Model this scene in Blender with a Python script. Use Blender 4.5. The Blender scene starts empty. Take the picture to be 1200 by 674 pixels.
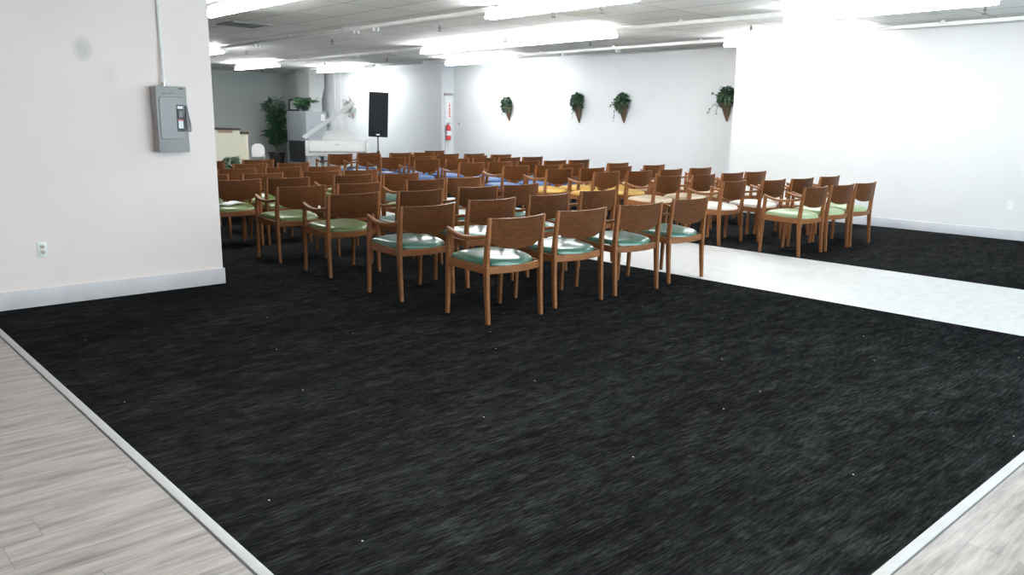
import bpy, bmesh, math, random
from mathutils import Vector, Matrix
R = math.radians
PI = math.pi
scene = bpy.context.scene
COL = scene.collection

# ------------------------------------------------------------------ camera
H = 1.475
FPX = 946.117
YAW, PIT, ROL = 0.741914521, 0.202784265, 0.0135988738
f = Vector((math.sin(YAW)*math.cos(PIT), math.cos(YAW)*math.cos(PIT), -math.sin(PIT)))
r = Vector((math.cos(YAW), -math.sin(YAW), 0.0))
u = r.cross(f)
r2 = r*math.cos(ROL) + u*math.sin(ROL)
u2 = u*math.cos(ROL) - r*math.sin(ROL)
cam_d = bpy.data.cameras.new('camera')
cam = bpy.data.objects.new('camera', cam_d)
COL.objects.link(cam)
cam.matrix_world = Matrix(((r2.x, u2.x, -f.x, 0), (r2.y, u2.y, -f.y, 0), (r2.z, u2.z, -f.z, H), (0, 0, 0, 1)))
cam_d.sensor_fit = 'HORIZONTAL'
cam_d.sensor_width = 36.0
cam_d.lens = FPX/1200*36.0
cam_d.clip_end = 200
scene.camera = cam

vs = scene.view_settings
vs.view_transform = 'Standard'
vs.look = 'None'
vs.gamma = 1.0
vs.use_curve_mapping = False
vs.exposure = 0.14
scene.cycles.max_bounces = 10
scene.cycles.diffuse_bounces = 6
scene.cycles.transparent_max_bounces = 12
scene.cycles.sample_clamp_indirect = 6.0
scene.cycles.caustics_reflective = False
scene.cycles.caustics_refractive = False

# ------------------------------------------------------------------ node helpers
class NT:
    def __init__(s, name):
        s.m = bpy.data.materials.new(name)
        s.m.use_nodes = True
        s.t = s.m.node_tree
        s.t.nodes.clear()
        s.out = s.n('ShaderNodeOutputMaterial')
        s.b = s.n('ShaderNodeBsdfPrincipled')
        s.l(s.b.outputs[0], s.out.inputs[0])
    def n(s, t, **kw):
        x = s.t.nodes.new(t)
        for k, v in kw.items():
            setattr(x, k, v)
        return x
    def l(s, a, b):
        s.t.links.new(a, b)
    def setv(s, inp, v):
        if isinstance(v, bpy.types.NodeSocket):
            s.l(v, inp)
        else:
            inp.default_value = v
    def math(s, op, a, b=None, c=None):
        x = s.n('ShaderNodeMath', operation=op)
        s.setv(x.inputs[0], a)
        if b is not None: s.setv(x.inputs[1], b)
        if c is not None: s.setv(x.inputs[2], c)
        return x.outputs[0]
    def coords(s, kind='Object'):
        return s.n('ShaderNodeTexCoord').outputs[kind]
    def mapping(s, v, scale=(1, 1, 1), loc=(0, 0, 0), rot=(0, 0, 0)):
        x = s.n('ShaderNodeMapping')
        s.l(v, x.inputs[0])
        x.inputs['Scale'].default_value = scale
        x.inputs['Location'].default_value = loc
        x.inputs['Rotation'].default_value = rot
        return x.outputs[0]
    def noise(s, v, scale=5, detail=4, rough=0.55):
        x = s.n('ShaderNodeTexNoise')
        s.l(v, x.inputs['Vector'])
        x.inputs['Scale'].default_value = scale
        x.inputs['Detail'].default_value = detail
        x.inputs['Roughness'].default_value = rough
        return x.outputs['Fac']
    def ramp(s, fac, stops):
        x = s.n('ShaderNodeValToRGB')
        s.l(fac, x.inputs[0])
        e = x.color_ramp.elements
        while len(e) < len(stops): e.new(0.5)
        for i, (p, c) in enumerate(stops):
            e[i].position = p
            e[i].color = (*c, 1) if len(c) == 3 else c
        return x.outputs[0]
    def mix(s, fac, a, b, mode='MIX'):
        x = s.n('ShaderNodeMix', data_type='RGBA', blend_type=mode)
        s.setv(x.inputs[0], fac)
        for i, v in ((6, a), (7, b)):
            if isinstance(v, tuple) and len(v) == 3: v = (*v, 1)
            s.setv(x.inputs[i], v)
        return x.outputs[2]
    def rng(s, v, a, b, c, d):
        x = s.n('ShaderNodeMapRange')
        s.l(v, x.inputs[0])
        for i, q in enumerate((a, b, c, d)): x.inputs[i+1].default_value = q
        return x.outputs[0]
    def bump(s, h, strength=0.2, dist=0.01):
        x = s.n('ShaderNodeBump')
        x.inputs['Strength'].default_value = strength
        x.inputs['Distance'].default_value = dist
        s.l(h, x.inputs['Height'])
        s.l(x.outputs[0], s.b.inputs['Normal'])
    def color(s, c):
        s.setv(s.b.inputs['Base Color'], (*c, 1) if isinstance(c, tuple) and len(c) == 3 else c)
    def rough(s, v):
        s.setv(s.b.inputs['Roughness'], v)

def srgb(r_, g_, b_):
    def c(x):
        x /= 255.0
        return x/12.92 if x <= 0.04045 else ((x+0.055)/1.055)**2.4
    return (c(r_), c(g_), c(b_))

def plain(name, col, rough=0.5, var=0.06, scale=6, metallic=0.0, bump=0.0, coat=0.0):
    n = NT(name)
    fac = n.noise(n.coords(), scale, 5)
    lo = tuple(max(0, x*(1-var)) for x in col)
    hi = tuple(min(1, x*(1+var)) for x in col)
    n.color(n.ramp(fac, [(0.3, lo), (0.7, hi)]))
    n.rough(rough)
    n.b.inputs['Metallic'].default_value = metallic
    if coat: n.b.inputs['Coat Weight'].default_value = coat
    if bump: n.bump(n.noise(n.coords(), scale*20, 3), bump, 0.002)
    return n.m

def wall_mat(name, col, spots=()):
    n = NT(name)
    co = n.coords()
    base = n.ramp(n.noise(co, 1.3, 4), [(0.3, tuple(x*0.975 for x in col)), (0.7, tuple(min(1, x*1.015) for x in col))])
    for (x, y, z, rad, st, dark) in spots:
        d = n.n('ShaderNodeVectorMath', operation='DISTANCE')
        mp = n.mapping(co, (1.0, 1, 0.75), (0, 0, 0))
        n.l(mp, d.inputs[0])
        d.inputs[1].default_value = (x, y, z*0.75)
        nz = n.noise(co, 14, 3)
        dd = n.math('ADD', d.outputs['Value'], n.math('MULTIPLY', n.math('SUBTRACT', nz, 0.5), rad*0.5))
        fac = n.rng(dd, rad*0.35, rad, st, 0.0)
        base = n.mix(fac, base, dark)
    n.color(base)
    n.rough(0.6)
    n.b.inputs['Specular IOR Level'].default_value = 0.3
    n.bump(n.noise(co, 120, 3), 0.06, 0.002)
    return n.m

M = {}
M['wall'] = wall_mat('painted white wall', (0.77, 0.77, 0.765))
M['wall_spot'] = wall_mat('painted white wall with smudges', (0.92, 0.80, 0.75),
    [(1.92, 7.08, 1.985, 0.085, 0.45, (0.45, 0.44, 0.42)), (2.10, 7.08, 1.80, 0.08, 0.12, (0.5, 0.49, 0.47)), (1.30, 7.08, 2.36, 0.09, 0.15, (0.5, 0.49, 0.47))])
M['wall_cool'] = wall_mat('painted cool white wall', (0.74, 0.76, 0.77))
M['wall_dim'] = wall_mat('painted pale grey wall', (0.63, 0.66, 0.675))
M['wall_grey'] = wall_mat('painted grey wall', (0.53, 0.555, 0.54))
M['base'] = plain('grey painted baseboard', (0.62, 0.575, 0.575), 0.45)
M['base_light'] = plain('pale painted baseboard', (0.62, 0.63, 0.66), 0.45)
M['white_paint'] = plain('white enamel', (0.82, 0.82, 0.80), 0.35)
M['raceway'] = plain('cream white enamel', (0.92, 0.915, 0.88), 0.3)
M['white_gloss'] = plain('white piano lacquer', (0.84, 0.84, 0.82), 0.18, 0.02, coat=0.4)
M['cream'] = plain('cream paint', (0.83, 0.80, 0.66), 0.5, 0.03)
M['dark_wood_top'] = plain('dark brown wood trim', (0.035, 0.020, 0.013), 0.5, 0.2, 20)
M['tan'] = plain('tan plaque', (0.42, 0.28, 0.17), 0.5, 0.35, 60)
M['grey_metal'] = plain('grey enamel metal', (0.315, 0.305, 0.30), 0.42, 0.03)
M['grey_metal_light'] = plain('light grey metal panel', (0.36, 0.40, 0.42), 0.4, 0.04)
M['galv'] = plain('galvanised duct metal', (0.52, 0.54, 0.53), 0.45, 0.06)
M['conduit'] = plain('painted conduit', (0.78, 0.775, 0.76), 0.4, 0.03)
M['black'] = plain('black plastic', (0.018, 0.019, 0.021), 0.45, 0.1)
M['black_cloth'] = plain('black grille cloth', (0.008, 0.011, 0.015), 0.85, 0.15, 80, bump=0.3)
M['dark_grille'] = plain('dark return grille', (0.022, 0.024, 0.026), 0.6, 0.1)
M['red'] = plain('red enamel', (0.55, 0.03, 0.03), 0.3, 0.05)
M['label_white'] = plain('white label', (0.85, 0.85, 0.83), 0.4, 0.02)
M['chrome'] = plain('bright metal', (0.6, 0.6, 0.6), 0.25, 0.03, metallic=0.9)
M['bronze'] = plain('dull grey bronze', (0.16, 0.155, 0.15), 0.45, 0.1, metallic=0.5)
M['brass'] = plain('dull brass', (0.35, 0.25, 0.12), 0.35, 0.1, metallic=0.8)
M['basket'] = plain('brown wicker cone', (0.10, 0.06, 0.035), 0.7, 0.4, 60, bump=0.5)
M['pot'] = plain('dark plant pot', (0.02, 0.02, 0.02), 0.5, 0.1)
M['ivory'] = plain('almond plastic', (0.62, 0.50, 0.38), 0.4, 0.04)
M['paper'] = plain('white paper', (0.86, 0.87, 0.88), 0.6, 0.02)
M['paper_blue'] = plain('blue printed paper', (0.10, 0.14, 0.32), 0.6, 0.2, 30)
M['picture'] = plain('pale picture print', (0.55, 0.58, 0.57), 0.5, 0.25, 18)
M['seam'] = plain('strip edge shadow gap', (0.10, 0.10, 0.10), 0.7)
M['strip'] = plain('pale grey vinyl edge strip', (0.47, 0.465, 0.455), 0.4, 0.05, 9)
M['aisle'] = None
M['handle_grey'] = plain('dark grey lever', (0.16, 0.16, 0.16), 0.4)
M['keys_black'] = plain('ebony keys', (0.02, 0.02, 0.02), 0.3)
M['soundboard'] = plain('golden soundboard', (0.30, 0.20, 0.09), 0.4, 0.2, 12)

def leaf_mat(name, a, b):
    n = NT(name)
    n.color(n.ramp(n.noise(n.coords(), 9, 4), [(0.32, a), (0.68, b)]))
    n.rough(0.45)
    return n.m
M['leaf_ivy'] = leaf_mat('dark ivy leaf', (0.012, 0.035, 0.014), (0.04, 0.10, 0.045))
M['leaf_palm'] = leaf_mat('palm leaf', (0.010, 0.045, 0.020), (0.03, 0.11, 0.05))
M['leaf_fern'] = leaf_mat('fern leaf', (0.02, 0.07, 0.03), (0.07, 0.18, 0.08))
M['leaf_pale'] = leaf_mat('pale sage leaf', (0.18, 0.28, 0.20), (0.38, 0.50, 0.36))
M['petal'] = leaf_mat('dusty pink silk petal', (0.20, 0.10, 0.10), (0.30, 0.32, 0.30))
M['stem'] = plain('plant stem', (0.08, 0.10, 0.05), 0.6, 0.2)

def wood_mat(name, c0, c1, c2, spec=0.22):
    n = NT(name)
    co = n.coords()
    info = n.n('ShaderNodeObjectInfo')
    geo = n.n('ShaderNodeVectorMath', operation='ADD')
    n.l(co, geo.inputs[0])
    vv = n.n('ShaderNodeCombineXYZ')
    n.l(n.math('MULTIPLY', info.outputs['Random'], 13.0), vv.inputs[0])
    n.l(n.math('MULTIPLY', info.outputs['Random'], 7.0), vv.inputs[2])
    n.l(vv.outputs[0], geo.inputs[1])
    fac = n.noise(n.mapping(geo.outputs[0], (2.5, 26, 26)), 3.0, 5, 0.6)
    c = n.ramp(fac, [(0.25, c0), (0.5, c1), (0.78, c2)])
    hsv = n.n('ShaderNodeHueSaturation')
    n.l(c, hsv.inputs['Color'])
    n.l(n.math('MULTIPLY_ADD', info.outputs['Random'], 0.30, 0.85), hsv.inputs['Value'])
    hsv.inputs['Saturation'].default_value = 0.96
    n.color(hsv.outputs[0])
    n.rough(n.rng(fac, 0, 1, 0.36, 0.48))
    n.b.inputs['Specular IOR Level'].default_value = spec
    return n.m
M['wood'] = wood_mat('brown varnished beech', (0.125, 0.041, 0.0095), (0.188, 0.066, 0.0165), (0.250, 0.098, 0.028))
M['veneer'] = wood_mat('dark bent veneer', (0.050, 0.0155, 0.0032), (0.078, 0.0255, 0.0054), (0.112, 0.040, 0.0098), 0.10)
M['ply_edge_highlight'] = plain('plywood edge with painted highlight', (0.50, 0.34, 0.21), 0.42, 0.15, 30)  # pale tone paints the bright highlight along the backrest tops

def vinyl(name, col, coat=0.10, spec=0.65, rough=0.32):
    n = NT(name)
    co = n.coords()
    fac = n.noise(co, 5, 4)
    n.color(n.ramp(fac, [(0.3, tuple(x*0.88 for x in col)), (0.7, tuple(min(1, x*1.1) for x in col))]))
    n.rough(rough)
    n.b.inputs['Specular IOR Level'].default_value = spec
    n.b.inputs['Coat Weight'].default_value = coat
    n.b.inputs['Coat Roughness'].default_value = 0.16
    n.bump(n.noise(co, 11, 3), 0.12, 0.01)
    return n.m
SEATS = {
    'teal': vinyl('teal green vinyl', (0.030, 0.108, 0.072), 0.30),
    'olive': vinyl('olive green vinyl', (0.085, 0.125, 0.026)),
    'pale green': vinyl('pale green vinyl', (0.27, 0.36, 0.19)),
    'beige': vinyl('beige vinyl', (0.62, 0.50, 0.35)),
    'cream': vinyl('cream vinyl', (0.74, 0.71, 0.64)),
    'mustard': vinyl('mustard vinyl', (0.60, 0.36, 0.055)),
    'blue': vinyl('blue vinyl', (0.040, 0.092, 0.215), 0.0, 0.25, 0.5),
}

def carpet_mat():
    n = NT('charcoal streaked carpet')
    co = n.coords()
    streak = n.noise(n.mapping(co, (5.0, 46, 1)), 1.6, 5, 0.66)
    fine = n.noise(n.mapping(co, (16, 150, 1)), 1.0, 5, 0.75)
    patch = n.noise(n.mapping(co, (2.4, 7.5, 1), (3, 7, 0)), 1.6, 12, 0.78)
    broad = n.noise(n.mapping(co, (0.7, 1.5, 1), (1, 2, 0)), 1.2, 3, 0.5)
    a = n.math('ADD', n.math('MULTIPLY', streak, 0.27), n.math('MULTIPLY', patch, 0.36))
    a = n.math('ADD', a, n.math('MULTIPLY', fine, 0.27))
    a = n.math('ADD', a, n.math('MULTIPLY', broad, 0.10))
    a = n.math('ADD', n.math('MULTIPLY', n.math('SUBTRACT', a, 0.5), 2.7), 0.5)
    c = n.ramp(a, [(0.34, (0.0052, 0.0054, 0.0057)), (0.50, (0.0105, 0.0108, 0.0112)), (0.63, (0.0225, 0.0229, 0.0232)), (0.86, (0.055, 0.0555, 0.0555))])
    # fine ribbed lines running with the weave
    w = n.n('ShaderNodeTexWave', wave_type='BANDS', bands_direction='Y')
    n.l(co, w.inputs['Vector'])
    w.inputs['Scale'].default_value = 17
    w.inputs['Distortion'].default_value = 0.6
    w.inputs['Detail'].default_value = 1
    c = n.mix(n.math('MULTIPLY', w.outputs['Fac'], 0.2), c, (0.004, 0.0042, 0.0045))
    # sparse lint
    vo = n.n('ShaderNodeTexVoronoi', voronoi_dimensions='2D')
    n.l(co, vo.inputs['Vector'])
    vo.inputs['Scale'].default_value = 1.1
    lint = n.math('LESS_THAN', vo.outputs['Distance'], 0.0042)
    c = n.mix(lint, c, (0.45, 0.44, 0.42))
    n.color(c)
    n.rough(0.9)
    n.b.inputs['Specular IOR Level'].default_value = 0.0
    n.bump(n.math('ADD', fine, w.outputs['Fac']), 0.25, 0.003)
    return n.m
M['carpet'] = carpet_mat()

def laminate_mat():
    n = NT('grey oak laminate planks')
    co = n.coords()
    sep = n.n('ShaderNodeSeparateXYZ')
    n.l(co, sep.inputs[0])
    W, L = 0.185, 1.22
    yy = n.math('DIVIDE', n.math('ADD', sep.outputs[1], 20.05), W)
    row = n.math('FLOOR', yy)
    wn = n.n('ShaderNodeTexWhiteNoise', noise_dimensions='1D')
    n.l(row, wn.inputs['W'])
    xx = n.math('ADD', n.math('DIVIDE', n.math('ADD', sep.outputs[0], 20), L), n.math('MULTIPLY', wn.outputs['Value'], 1.0))
    cell = n.math('FLOOR', xx)
    wn2 = n.n('ShaderNodeTexWhiteNoise', noise_dimensions='2D')
    cv = n.n('ShaderNodeCombineXYZ')
    n.l(row, cv.inputs[0]); n.l(cell, cv.inputs[1])
    n.l(cv.outputs[0], wn2.inputs['Vector'])
    off = n.n('ShaderNodeCombineXYZ')
    n.l(n.math('MULTIPLY', wn2.outputs['Value'], 31), off.inputs[0])
    n.l(n.math('MULTIPLY', row, 3.7), off.inputs[1])
    ad = n.n('ShaderNodeVectorMath', operation='ADD')
    n.l(co, ad.inputs[0]); n.l(off.outputs[0], ad.inputs[1])
    g1 = n.noise(n.mapping(ad.outputs[0], (1.1, 9, 1)), 2.0, 6, 0.62)
    g2 = n.noise(n.mapping(ad.outputs[0], (4, 60, 1)), 1.5, 4, 0.6)
    fac = n.math('ADD', n.math('MULTIPLY', g1, 0.72), n.math('MULTIPLY', g2, 0.28))
    c = n.ramp(fac, [(0.34, (0.165, 0.143, 0.128)), (0.48, (0.318, 0.285, 0.262)), (0.63, (0.455, 0.420, 0.392))])
    c = n.mix(n.math('MULTIPLY', wn2.outputs['Value'], 0.18), c, (0.30, 0.28, 0.27))
    # dark knots
    vo = n.n('ShaderNodeTexVoronoi')
    n.l(n.mapping(ad.outputs[0], (1.4, 5.0, 1)), vo.inputs['Vector'])
    vo.inputs['Scale'].default_value = 1.0
    kn = n.rng(vo.outputs['Distance'], 0.02, 0.10, 0.55, 0.0)
    c = n.mix(kn, c, (0.13, 0.115, 0.105))
    fy = n.math('FRACT', yy)
    fx = n.math('FRACT', xx)
    seam = n.math('MAXIMUM', n.math('LESS_THAN', fy, 0.014), n.math('LESS_THAN', fx, 0.0022))
    c = n.mix(n.math('MULTIPLY', seam, 0.55), c, (0.12, 0.11, 0.10))
    n.color(c)
    n.rough(n.rng(fac, 0.3, 0.7, 0.42, 0.34))
    n.bump(n.math('SUBTRACT', g2, seam), 0.12, 0.002)
    return n.m
M['laminate'] = laminate_mat()

def aisle_mat():
    n = NT('white vinyl aisle floor')
    co = n.coords()
    a = n.noise(n.mapping(co, (3, 6, 1)), 2.0, 6, 0.6)
    c = n.ramp(a, [(0.3, (0.56, 0.555, 0.54)), (0.6, (0.655, 0.65, 0.638))])
    n.color(c)
    n.rough(0.35)
    return n.m
M['aisle'] = aisle_mat()

def ceiling_mat():
    n = NT('white suspended ceiling tiles')
    co = n.coords()
    sep = n.n('ShaderNodeSeparateXYZ')
    n.l(co, sep.inputs[0])
    gx = n.math('DIVIDE', n.math('SUBTRACT', sep.outputs[0], 4.96-0.637*20), 0.637)
    gy = n.math('DIVIDE', n.math('SUBTRACT', sep.outputs[1], 9.30-1.34*20), 1.34)
    wob = n.noise(co, 0.9, 2)
    cv = n.n('ShaderNodeCombineXYZ')
    n.l(n.math('FLOOR', gx), cv.inputs[0]); n.l(n.math('FLOOR', gy), cv.inputs[1])
    wn = n.n('ShaderNodeTexWhiteNoise', noise_dimensions='2D')
    n.l(cv.outputs[0], wn.inputs['Vector'])
    c = n.ramp(wn.outputs['Value'], [(0.0, (0.80, 0.80, 0.775)), (1.0, (0.92, 0.915, 0.89))])
    st = n.noise(co, 1.1, 5, 0.6)
    c = n.mix(n.rng(st, 0.58, 0.75, 0, 0.28), c, (0.42, 0.38, 0.30))
    # one leak stain beside the middle row of lamps
    d = n.n('ShaderNodeVectorMath', operation='DISTANCE')
    n.l(n.mapping(co, (1.0, 0.7, 0)), d.inputs[0])
    d.inputs[1].default_value = (8.36, 7.75*0.7, 0)
    dd = n.math('ADD', d.outputs['Value'], n.math('MULTIPLY', n.math('SUBTRACT', n.noise(co, 7, 3), 0.5), 0.2))
    c = n.mix(n.rng(dd, 0.12, 0.32, 0.55, 0), c, (0.42, 0.33, 0.22))
    fx = n.math('FRACT', gx); fy = n.math('FRACT', gy)
    ex = n.math('MINIMUM', fx, n.math('SUBTRACT', 1.0, fx))
    ey = n.math('MINIMUM', fy, n.math('SUBTRACT', 1.0, fy))
    gap = n.math('MAXIMUM', n.math('LESS_THAN', ex, 0.014), n.math('LESS_THAN', ey, 0.0065))
    c = n.mix(n.math('MULTIPLY', gap, 0.75), c, (0.16, 0.155, 0.15))
    n.color(c)
    n.rough(0.75)
    n.bump(n.math('SUBTRACT', n.math('MULTIPLY', wob, 0.5), gap), 0.35, 0.02)
    return n.m
M['ceiling'] = ceiling_mat()

def emit_mat(name, col, st):
    n = NT(name)
    n.color((0.9, 0.9, 0.9))
    n.b.inputs['Emission Color'].default_value = (*col, 1)
    n.b.inputs['Emission Strength'].default_value = st
    return n.m
TUBE = 92.0
M['tube'] = emit_mat('lit fluorescent tube', (0.96, 0.985, 1.0), TUBE)

def glass_mat():
    n = NT('shop window glass')
    tr = n.n('ShaderNodeBsdfTransparent')
    tr.inputs[0].default_value = (0.93, 0.96, 0.95, 1)
    gl = n.n('ShaderNodeBsdfGlossy')
    gl.inputs['Roughness'].default_value = 0.02
    fr = n.n('ShaderNodeFresnel')
    fr.inputs[0].default_value = 1.45
    mx = n.n('ShaderNodeMixShader')
    n.l(fr.outputs[0], mx.inputs[0]); n.l(tr.outputs[0], mx.inputs[1]); n.l(gl.outputs[0], mx.inputs[2])
    n.l(mx.outputs[0], n.out.inputs[0])
    return n.m
M['glass'] = glass_mat()

# ------------------------------------------------------------------ mesh helpers
def box(bm, x0, x1, y0, y1, z0, z1, mat=None):
    mtx = mat or Matrix.Identity(4)
    v = [bm.verts.new(mtx @ Vector(p)) for p in ((x0,y0,z0),(x1,y0,z0),(x1,y1,z0),(x0,y1,z0),(x0,y0,z1),(x1,y0,z1),(x1,y1,z1),(x0,y1,z1))]
    for q in ((0,3,2,1),(4,5,6,7),(0,1,5,4),(1,2,6,5),(2,3,7,6),(3,0,4,7)):
        bm.faces.new([v[i] for i in q])
    return v

def bevelled(bm, w, seg=2):
    bm.normal_update()
    ed = [e for e in bm.edges if len(e.link_faces) == 2 and e.calc_face_angle(0) > 0.6]
    bmesh.ops.bevel(bm, geom=ed, offset=w, segments=seg, affect='EDGES', profile=0.6)
    return bm

def bbox_bm(x0, x1, y0, y1, z0, z1, bev=0.0, seg=2):
    bm = bmesh.new()
    box(bm, x0, x1, y0, y1, z0, z1)
    if bev: bevelled(bm, bev, seg)
    return bm

def loft(bm, rings, cap=True):
    vr = [[bm.verts.new(p) for p in ring] for ring in rings]
    k = len(vr[0])
    for a, b in zip(vr[:-1], vr[1:]):
        for i in range(k):
            bm.faces.new((a[i], a[(i+1) % k], b[(i+1) % k], b[i]))
    if cap:
        bm.faces.new(list(reversed(vr[0])))
        bm.faces.new(vr[-1])
    return vr

def rrect(w, d, rad, n=2):
    """rounded rectangle in the plane, list of (a,b)"""
    pts = []
    for cx, cy, a0 in ((w/2-rad, d/2-rad, 0), (-w/2+rad, d/2-rad, 90), (-w/2+rad, -d/2+rad, 180), (w/2-rad, -d/2+rad, 270)):
        for i in range(n+1):
            a = R(a0+90*i/n)
            pts.append((cx+rad*math.cos(a), cy+rad*math.sin(a)))
    return pts

def tube(bm, pts, rad, n=8, cap=True):
    pts = [Vector(p) for p in pts]
    rings = []
    up = Vector((0, 0, 1))
    for i, p in enumerate(pts):
        t = (pts[min(i+1, len(pts)-1)] - pts[max(i-1, 0)]).normalized()
        ref = up if abs(t.dot(up)) < 0.95 else Vector((1, 0, 0))
        a = t.cross(ref).normalized(); b = a.cross(t).normalized()
        rr = rad[i] if isinstance(rad, (list, tuple)) else rad
        rings.append([p + a*rr*math.cos(2*PI*k/n) + b*rr*math.sin(2*PI*k/n) for k in range(n)])
    loft(bm, rings, cap)

def lathe(bm, prof, n=20, c=(0, 0, 0)):
    rings = [[Vector((c[0]+rr*math.cos(2*PI*k/n), c[1]+rr*math.sin(2*PI*k/n), c[2]+z)) for k in range(n)] for rr, z in prof]
    loft(bm, rings, True)

def prism(bm, poly, z0, z1):
    loft(bm, [[Vector((x, y, z0)) for x, y in poly], [Vector((x, y, z1)) for x, y in poly]])

def finish(bm, name, mat, smooth=38):
    bmesh.ops.recalc_face_normals(bm, faces=bm.faces[:])
    bm.normal_update()
    for fc in bm.faces: fc.smooth = bool(smooth)
    if smooth:
        for e in bm.edges:
            if len(e.link_faces) == 2 and e.calc_face_angle(0) > R(smooth): e.smooth = False
    me = bpy.data.meshes.new(name)
    bm.to_mesh(me)
    bm.free()
    mats = mat if isinstance(mat, (list, tuple)) else [mat]
    for m in mats: me.materials.append(m)
    return me

def obj(name, bm, mat, parent=None, loc=None, smooth=38):
    o = bpy.data.objects.new(name, finish(bm, name, mat, smooth))
    COL.objects.link(o)
    if parent: o.parent = parent
    if loc: o.location = loc
    return o

def tag(o, label=None, cat=None, group=None, kind=None):
    if label: o['label'] = label
    if cat: o['category'] = cat
    if group: o['group'] = group
    if kind: o['kind'] = kind
    return o

def thing(name, label, cat, loc=(0, 0, 0), rz=0.0, group=None):
    o = bpy.data.objects.new(name, None)
    o.empty_display_size = 0.1
    COL.objects.link(o)
    o.location = loc
    o.rotation_euler = (0, 0, rz)
    return tag(o, label, cat, group)

def dup(root, loc, rz, label, group):
    c = root.copy(); COL.objects.link(c)
    c.location = loc; c.rotation_euler = (0, 0, rz)
    tag(c, label, None, group)
    for ch in root.children:
        p = ch.copy(); COL.objects.link(p); p.parent = c
        for g in ch.children:
            q = g.copy(); COL.objects.link(q); q.parent = p
    return c

def struct(name, bm, mat, label=None, smooth=0, parent=None):
    o = obj(name, bm, mat, parent, smooth=smooth)
    return tag(o, label, None, None, 'structure')

# ------------------------------------------------------------------ the room
CZ = 2.905           # ceiling height
XR = 12.27          # right wall
XP = 13.20          # wall of the hanging plants
XB = 12.80          # wall behind the piano
YS, YP = 7.87, 16.70
YF = 25.1           # far wall
YL = 7.08           # near left wall
XLE = 2.93          # its free end
XS, YB = 1.06, 0.99 # carpet borders
XA0, XA1 = 6.57, 8.51
YW = -3.0           # shop windows behind the camera
XW = -5.0

def slab(polys, z0=-0.06, z1=0.0):
    bm = bmesh.new()
    for x0, x1, y0, y1 in polys: box(bm, x0, x1, y0, y1, z0, z1)
    return bm
struct('floor', slab([(XS, XA0, YB, YF), (XA1, XP+0.2, YB, YF), (XW, XS, YL, YF)]), M['carpet'], 'charcoal streaked carpet floor')
struct('floor_aisle', slab([(XA0, XA1, YB, YF)]), M['aisle'], 'white aisle floor between the two carpets')
struct('floor_laminate', slab([(XW, XS-0.040, YW, YL), (XS-0.040, XP+0.2, YW, YB-0.040)]), M['laminate'], 'grey oak laminate floor')

def strip(name, pts, lab):
    """low bevelled transition strip with a shadow line at its outer edge"""
    bm = bmesh.new()
    (x0, x1, y0, y1) = pts
    box(bm, x0, x1, y0, y1, -0.02, 0.006)
    bevelled(bm, 0.003, 2)
    return struct(name, bm, M['strip'], lab, 30)
strip('trim_1', (XS-0.040, XS, YB-0.040, YL-0.016), 'pale edge strip between laminate and carpet at left')
strip('trim_2', (XS, XR, YB-0.040, YB), 'pale edge strip between carpet and laminate at right')
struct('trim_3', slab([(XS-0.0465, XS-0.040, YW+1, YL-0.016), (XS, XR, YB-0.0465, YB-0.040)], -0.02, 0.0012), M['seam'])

bm = bmesh.new(); box(bm, XW-0.2, XP+0.3, YW-0.2, YF+0.2, CZ, CZ+0.12)
struct('ceiling', bm, M['ceiling'], 'suspended tile ceiling')

struct('wall_left', bbox_bm(XW, XLE, YL, YL+0.16, 0, CZ), M['wall_spot'], 'white near wall with switch box')
struct('wall_right', bbox_bm(XR, XP+0.3, YW, YS, 0, CZ), M['wall'], 'bright white right wall')
struct('wall_back', bbox_bm(XP, XP+0.3, YS, YP, 0, CZ), M['wall_cool'], 'white back wall with hanging plants')
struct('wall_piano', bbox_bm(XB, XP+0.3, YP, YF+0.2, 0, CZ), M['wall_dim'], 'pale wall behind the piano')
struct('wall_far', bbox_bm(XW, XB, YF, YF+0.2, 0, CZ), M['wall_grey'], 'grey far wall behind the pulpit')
struct('wall_side', bbox_bm(XW-0.2, XW, YW, YF+0.2, 0, CZ), M['wall'], 'left side wall')

def skirting(name, x0, x1, y0, y1, h, m, lab):
    bm = bmesh.new(); box(bm, x0, x1, y0, y1, 0, h); bevelled(bm, 0.004, 2)
    return struct(name, bm, m, lab, 30)
skirting('baseboard_left', XW, XLE+0.014, YL-0.016, YL+0.176, 0.14, M['base'], 'grey baseboard of the near left wall')
skirting('baseboard_right', XR-0.014, XR+0.01, YB, YS+0.014, 0.135, M['base_light'], 'pale baseboard of the right wall')
skirting('baseboard_back', XP-0.014, XP+0.01, YS, YP, 0.12, M['base_light'], 'pale baseboard under the hanging plants')
skirting('baseboard_piano', XB-0.014, XB+0.01, YP, YF, 0.12, M['base_light'], 'pale baseboard behind the piano')
skirting('baseboard_far', XW, XB, YF-0.014, YF+0.01, 0.12, M['base'], 'baseboard of the far wall')

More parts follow.
